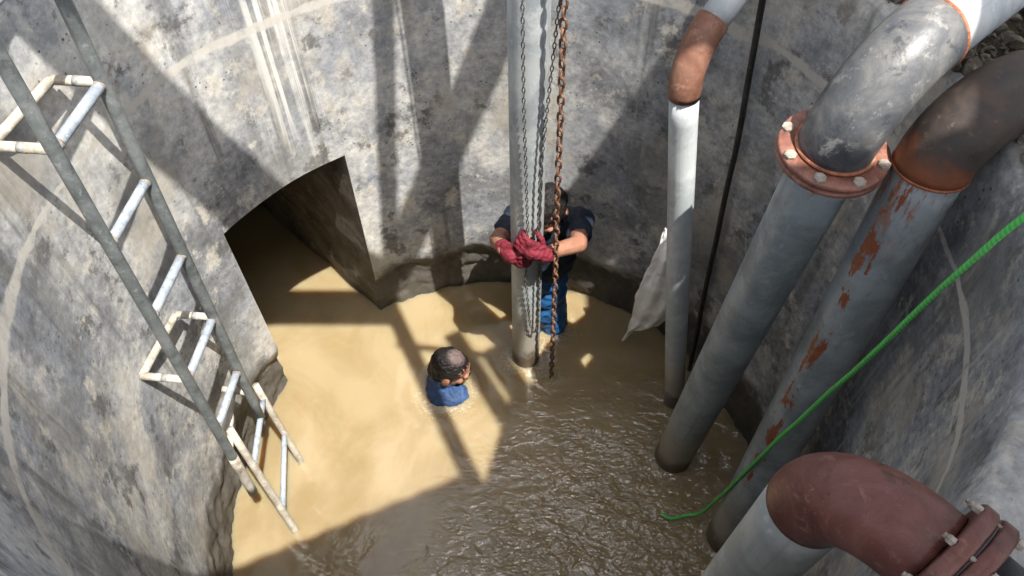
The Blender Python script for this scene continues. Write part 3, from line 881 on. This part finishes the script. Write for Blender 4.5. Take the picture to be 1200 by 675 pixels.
Rg = smooth_path([(.73, 2.25, 1.02), (.82, 2.17, .93), (.85, 2.14, .76), (.85, 2.14, .56), (.79, 2.19, .33), (.68, 2.27, .20), (.630, 2.305, .045)], 9)
g = []
nw = 30
for i in range(len(Lf)):
    row = []; ff_ = i / (len(Lf) - 1)
    for j in range(nw + 1):
        t = j / nw; p = Lf[i].lerp(Rg[i], t * .8)
        fold = .6 * .016 * math.sin(t * 15 + 2.2 * math.sin(ff_ * 3.0)) * (1 - ff_ ** 3) + .010 * abs(math.sin(t * 7 - ff_ * 5)) + .016 * mnoise.noise(p * 7) + .010 * mnoise.noise(p * 19) + .006 * mnoise.noise(p * 45)
        bil = .05 * math.sin(PI * ff_) * math.sin(PI * (.15 + .85 * t))
        e = mnoise.noise_vector(p * 14) * .012 * (1 if j in (0, nw) else 0)
        row.append(bm.verts.new(p - V((.62, .78, -.1)) * (fold + .035 + bil) + e))
    g.append(row)
for i in range(len(Lf) - 1):
    for j in range(nw): bm.faces.new((g[i][j], g[i][j + 1], g[i + 1][j + 1], g[i + 1][j]))
sk = mesh_obj('white_sack', bm, 'cloth_white')
md = sk.modifiers.new('t', 'SOLIDIFY'); md.thickness = .0025
md = sk.modifiers.new('s', 'SUBSURF'); md.levels = 1; md.render_levels = 1
tag(sk, 'crumpled white sack hanging behind the slim pipe down to the water', 'sack')

# ------------------------------------------------------------------ people
import numpy as np
def _ico(sub_):
    b = bmesh.new(); bmesh.ops.create_icosphere(b, subdivisions=sub_, radius=1.0)
    b.verts.ensure_lookup_table()
    vv = np.array([v.co[:] for v in b.verts]); ff = np.array([[v.index for v in f.verts] for f in b.faces]); b.free()
    return vv, ff
ICO = {1: _ico(1), 2: _ico(2), 3: _ico(3)}
class Blob:
    """a heap of overlapping ellipsoids, fused later into one skin"""
    def __init__(s): s.v = []; s.f = []; s.n = 0
    def add(s, vv, ff):
        s.v.append(vv); s.f.append(ff + s.n); s.n += len(vv)
    def transform(s, m0):
        A = np.array(m0); s.v = [v @ A[:3, :3].T + A[:3, 3] for v in s.v]
    def mesh(s, name):
        me = bpy.data.meshes.new(name); me.from_pydata(np.concatenate(s.v).tolist(), [], np.concatenate(s.f).tolist()); me.update()
        return me
def balls(bm, a, b, ra, rb, k=.4):
    a = V(a); b = V(b); L = (b - a).length
    n = max(1, int(L / (k * min(ra, rb))))
    vv, ff = ICO[2]
    for i in range(n + 1):
        t = i / n
        bm.add(vv * (ra + (rb - ra) * t) + np.array(a.lerp(b, t)), ff)
def ell(bm, c, r, rot=None):
    vv, ff = ICO[3]
    q = vv * np.array(r)
    if rot is not None: q = q @ np.array(rot).T
    bm.add(q + np.array(V(c)), ff)
def fuse(name, bm, mat, parent, vox=.006, sm=5, matrix=None):
    if matrix is not None: bm.transform(matrix)
    o = bpy.data.objects.new('tmp', bm.mesh('tmp')); COL.objects.link(o)
    md = o.modifiers.new('r', 'REMESH'); md.mode = 'VOXEL'; md.voxel_size = vox
    md = o.modifiers.new('s', 'SMOOTH'); md.factor = .5; md.iterations = sm
    dg = bpy.context.evaluated_depsgraph_get()
    m2 = bpy.data.meshes.new_from_object(o.evaluated_get(dg))
    bpy.data.objects.remove(o)
    m2.name = name; m2.materials.clear(); m2.materials.append(M[mat])
    m2.polygons.foreach_set('use_smooth', [True] * len(m2.polygons))
    return link(bpy.data.objects.new(name, m2), parent)
def crease(o, amp, sc, stretch=(1, 1, 1)):
    me = o.data; n = len(me.vertices)
    nr = [v.normal.copy() for v in me.vertices]
    for v, q in zip(me.vertices, nr):
        c = V((v.co.x * stretch[0], v.co.y * stretch[1], v.co.z * stretch[2])) * sc
        w = mnoise.noise_vector(c * .5) * 1.3
        r = 1 - 2 * abs(mnoise.noise(c + w)) + .5 * mnoise.noise(c * 2.3)
        v.co += q * (amp * (r - .4))
    me.update(); return o
def solid(name, bm, mat, parent):
    me = bm.mesh(name); me.materials.append(M[mat]); me.polygons.foreach_set('use_smooth', [True] * len(me.polygons))
    return link(bpy.data.objects.new(name, me), parent)
def head_into(bm, Hm):
    """head in local frame: x forward, y left, z up, origin at ear height; Hm places it"""
    t = Blob()
    ell(t, (-.012, 0, .045), (.098, .077, .088))       # cranium
    ell(t, (.030, 0, -.030), (.060, .060, .082))       # face
    ell(t, (.052, 0, -.088), (.030, .036, .026))       # chin
    balls(t, (.005, .052, -.055), (.050, .026, -.090), .022, .018)
    balls(t, (.005, -.052, -.055), (.050, -.026, -.090), .022, .018)
    balls(t, (.086, .036, .030), (.086, -.036, .030), .016, .016)   # brow
    balls(t, (.090, 0, .018), (.108, 0, -.020), .010, .014)         # nose
    ell(t, (.103, .011, -.024), (.010, .008, .008)); ell(t, (.103, -.011, -.024), (.010, .008, .008))
    balls(t, (.084, .020, -.052), (.084, -.020, -.052), .009, .009) # lips
    balls(t, (.083, .018, -.062), (.083, -.018, -.062), .009, .009)
    ell(t, (.066, .040, -.012), (.022, .020, .020)); ell(t, (.066, -.040, -.012), (.022, .020, .020))
    for s in (1, -1):
        ell(t, (-.008, s * .080, .0), (.019, .010, .032), Matrix.Rotation(s * .35, 3, 'Z'))
    t.transform(Hm)
    for v_, f_ in zip(np.split(np.concatenate(t.v), 1), [np.concatenate(t.f)]): bm.add(v_, f_)
def hair_bm(thin=False):
    t = Blob()
    ell(t, (-.018, 0, .050), (.0975, .0800, .0868))
    ell(t, (-.048, 0, .004), (.058, .071, .062)); ell(t, (-.062, 0, -.028), (.040, .060, .050))
    for s_ in (1, -1):
        ell(t, (-.006, s_ * .067, .026), (.034, .013, .030)); ell(t, (.012, s_ * .068, .018), (.010, .009, .022))
    rs = random.Random(5)
    for i in range(420):
        a = rs.uniform(0, 2 * PI); e = rs.uniform(-.25, 1.5)
        q = V((math.cos(a) * math.cos(e), math.sin(a) * math.cos(e), math.sin(e)))
        p = V((-.018 + .0955 * q.x, .0785 * q.y, .050 + .0850 * q.z))
        if p.x > .045 and p.z < .085: continue
        # short locks lying flat, combed away from the crown
        d = V((p.x + .03, p.y, (p.z - .14) * .6)).normalized(); d = (d - q * d.dot(q)).normalized()
        balls(t, p - d * .012, p + d * .012 + q * .001, .0034, .0026, .9)
    return t
def eyes(parent, Hm):
    for s in (1, -1):
        bm = Blob(); ell(bm, (.083, s * .032, .008), (.008, .013, .007)); bm.transform(Hm)
        solid('eye', bm, 'eye', parent)
        bm = Blob(); balls(bm, (.103, s * .014, .036), (.088, s * .052, .036), .005, .004); bm.transform(Hm)
        solid('eyebrow', bm, 'hair', parent)
def hand_into(bm, wrist, fwd, palmn, side, curl=1.0, s=1.0):
    """palm + five bent fingers; fwd along the hand, palmn out of the palm, side = thumb side"""
    f = V(fwd).normalized(); n = V(palmn); n = (n - f * n.dot(f)).normalized(); t = V(side); t = (t - f * t.dot(f) - n * t.dot(n)).normalized()
    w = V(wrist)
    for k in (-.028, -.010, .010, .028):
        balls(bm, w + t * k * .7 * s, w + f * .085 * s + t * k * s, .016 * s, .015 * s)
    for k, L in ((.030, .072), (.010, .082), (-.010, .076), (-.030, .060)):
        p = w + f * .088 * s + t * k * s; a = 0.0
        for q, fr in enumerate((.42, .32, .26)):
            a += curl * (.55, .75, .6)[q]
            d = f * math.cos(a) + n * math.sin(a)
            e = p + d * (L * fr * s)
            balls(bm, p, e, (.0095 - q * .0008) * s, (.009 - q * .0008) * s)
            p = e
    p = w + f * .025 * s + t * .032 * s
    d = (f * .7 + t * .75 + n * .35).normalized(); e = p + d * .038 * s
    balls(bm, p, e, .0125 * s, .011 * s)
    d2 = (f * .75 + t * .1 + n * .75).normalized()
    balls(bm, e, e + d2 * .034 * s, .0105 * s, .009 * s)

# worker by the pipe, arms raised to it
w1 = empty('person', (.21, 2.44, BED))
tag(w1, 'person in navy shirt and red gloves gripping the central pipe against the back wall', 'person')
shR, shL = V((.318, 2.41, .865)), V((.035, 2.46, .845))     # picture right / picture left
elR, wrR = V((.295, 2.20, .955)), V((.138, 2.088, 1.03))
elL, wrL = V((-.062, 2.29, .885)), V((-.034, 2.150, .985))
hipc = V((.165, 2.44, .16)); chest = V((.175, 2.425, .68))
bm = Blob()
ell(bm, (.175, 2.43, .62), (.135, .090, .20)); ell(bm, (.165, 2.44, .34), (.105, .08, .18)); ell(bm, hipc, (.118, .085, .13))
balls(bm, shR, shL, .062, .062)
balls(bm, (.165, 2.42, .78), (.150, 2.39, .95), .055, .050)
balls(bm, shR, elR, .050, .041); balls(bm, elR, wrR, .041, .030)
balls(bm, shL, elL, .050, .041); balls(bm, elL, wrL, .041, .030)
for sx in (-1, 1):
    h = hipc + V((sx * .055, 0, -.03)); kn = V((hipc.x + sx * .075, 2.40, -.20)); an = V((hipc.x + sx * .09, 2.44, BED + .09))
    balls(bm, h, kn, .066, .052); balls(bm, kn, an, .055, .038); balls(bm, an + V((0, .02, -.05)), an + V((0, -.15, -.06)), .036, .03)
H1 = Matrix.Translation((.172, 2.372, 1.0)) @ Matrix.Rotation(math.radians(-112), 4, 'Z') @ Matrix.Rotation(math.radians(44), 4, 'Y')
head_into(bm, H1)
gR_f = V((-.9, .0, .55)); gL_f = V((.85, -.25, .25))
hand_into(bm, wrR, gR_f, V((.0, 1, 0)), V((0, 0, 1)), 1.3, .84)
hand_into(bm, wrL, V((.75, -.6, -.05)), V((.35, 1, 0)), V((0, 0, 1)), 1.3, .84)
fuse('body', bm, 'skin', w1, .0055, 3)
hb = hair_bm(); o = crease(fuse('hair', hb, 'hair', w1, .004, 1), .005, 42, (.5, 1.3, 1)); o.matrix_basis = H1
eyes(w1, H1)
bm = Blob()
ell(bm, (.175, 2.43, .63), (.150, .102, .20)); ell(bm, (.168, 2.435, .54), (.135, .104, .10))
balls(bm, shR, shL, .072, .072); balls(bm, shR, shR.lerp(elR, .50), .064, .062); balls(bm, shL, shL.lerp(elL, .55), .064, .062)
balls(bm, (.17, 2.415, .80), (.172, 2.405, .87), .075, .066)
crease(fuse('shirt', bm, 'navy', w1, .006, 4), .009, 13, (1, 1, .8))
bm = Blob()
ell(bm, (.166, 2.437, .43), (.124, .100, .115)); ell(bm, (.165, 2.44, .30), (.122, .098, .14)); ell(bm, hipc, (.126, .098, .17))
for sx in (-1, 1):
    h = hipc + V((sx * .055, 0, -.03)); kn = V((hipc.x + sx * .075, 2.40, -.20)); an = V((hipc.x + sx * .09, 2.44, BED + .12))
    balls(bm, h, kn, .082, .068); balls(bm, kn, an, .072, .058)
crease(fuse('trousers', bm, 'blue', w1, .006, 4), .009, 14)
bm = Blob(); hand_into(bm, wrR, gR_f, V((.0, 1, 0)), V((0, 0, 1)), 1.3, 1.10)
balls(bm, wrR + V((.012, 0, -.01)), wrR - V((.05, 0, -.02)), .034, .040)
crease(fuse('glove', bm, 'glove', w1, .0045, 2), .004, 40)
bm = Blob(); hand_into(bm, wrL, V((.75, -.6, -.05)), V((.35, 1, 0)), V((0, 0, 1)), 1.3, 1.10)
balls(bm, wrL + V((-.005, .02, -.005)), wrL + V((.035, -.03, .0)), .034, .042)
crease(fuse('glove', bm, 'glove', w1, .0045, 2), .004, 40)
rebase(w1)

# swimmer, only head and shoulder out of the water
w2 = empty('person', (-.34, 2.03, BED))
tag(w2, 'person with dark hair paler at the crown, in the water up to the shoulders', 'person')
bm = Blob()
H2 = Matrix.Translation((-.328, 2.055, .142)) @ Matrix.Rotation(math.radians(-4), 4, 'Z') @ Matrix.Rotation(math.radians(26), 4, 'Y')
head_into(bm, H2)
nb = V((-.365, 2.055, .02))
balls(bm, nb, (-.345, 2.056, .11), .058, .054)
s1, s2 = V((-.340, 1.972, -.052)), V((-.375, 2.20, -.075))
balls(bm, s1, s2, .062, .062)
ell(bm, (-.39, 2.05, -.22), (.11, .165, .22)); ell(bm, (-.36, 2.04, -.42), (.11, .15, .13))
for (s, e, w_) in ((s1, V((-.22, 1.84, -.20)), V((-.02, 1.92, -.16))), (s2, V((-.24, 2.28, -.22)), V((-.05, 2.22, -.18)))):
    balls(bm, s, e, .05, .042); balls(bm, e, w_, .042, .03)
    hand_into(bm, w_, (1, 0, .0), (0, 0, -1), (0, 1 if s is s1 else -1, 0), .4)
for sy in (-1, 1):
    hp = V((-.35, 2.04 + sy * .085, -.45)); kn = V((.02, 2.04 + sy * .12, -.40)); an = V((-.12, 2.04 + sy * .13, BED + .06))
    balls(bm, hp, kn, .075, .055); balls(bm, kn, an, .055, .04); balls(bm, an, an + V((.15, 0, -.02)), .034, .03)
fuse('body', bm, 'skin', w2, .005, 3)
hb = hair_bm(); o = crease(fuse('hair', hb, 'hair_pale', w2, .0034, 1), .005, 42, (.5, 1.3, 1)); o.matrix_basis = H2
eyes(w2, H2)
bm = Blob()
balls(bm, s1, s2, .078, .078); balls(bm, s1 + V((0, 0, -.005)), (-.28, 1.93, -.12), .074, .06); balls(bm, s2, (-.31, 2.25, -.14), .074, .06)
balls(bm, nb + V((-.01, 0, -.02)), nb + V((0, 0, .035)), .085, .068)
ell(bm, (-.39, 2.05, -.22), (.125, .18, .23)); ell(bm, (-.375, 2.02, -.02), (.085, .11, .07)); ell(bm, (-.330, 1.985, -.022), (.105, .075, .068))
crease(fuse('shirt', bm, 'blue2', w2, .005, 3), .009, 17)
rebase(w2)

# rubble on the broken kerb
bm = Blob()
for i in range(1900):
    th = math.radians(random.uniform(-17, 46)); r = R + random.uniform(.02, .75)
    sz = random.choice((.005, .007, .010, .014, .02, .028)) * random.uniform(.7, 1.3)
    z = (ztop(th) if r < R + .15 else GZ + .02) + sz * .25
    rot = Matrix.Rotation(random.uniform(0, 6), 3, V((random.random(), random.random(), random.random() + .1)).normalized())
    vv, ff = ICO[1]
    q = vv * (1 + np.random.RandomState(i).uniform(-.28, .28, (len(vv), 1))) * np.array((sz * random.uniform(.7, 1.4), sz, sz * random.uniform(.5, .9)))
    bm.add(q @ np.array(rot).T + np.array((CX + r * math.cos(th), CY + r * math.sin(th), z)), ff)
me = bm.mesh('rubble'); me.materials.append(M['rubble'])
tag(link(bpy.data.objects.new('rubble', me)), 'loose rubble and grit on the broken kerb under the pipes', 'rubble', kind='stuff')
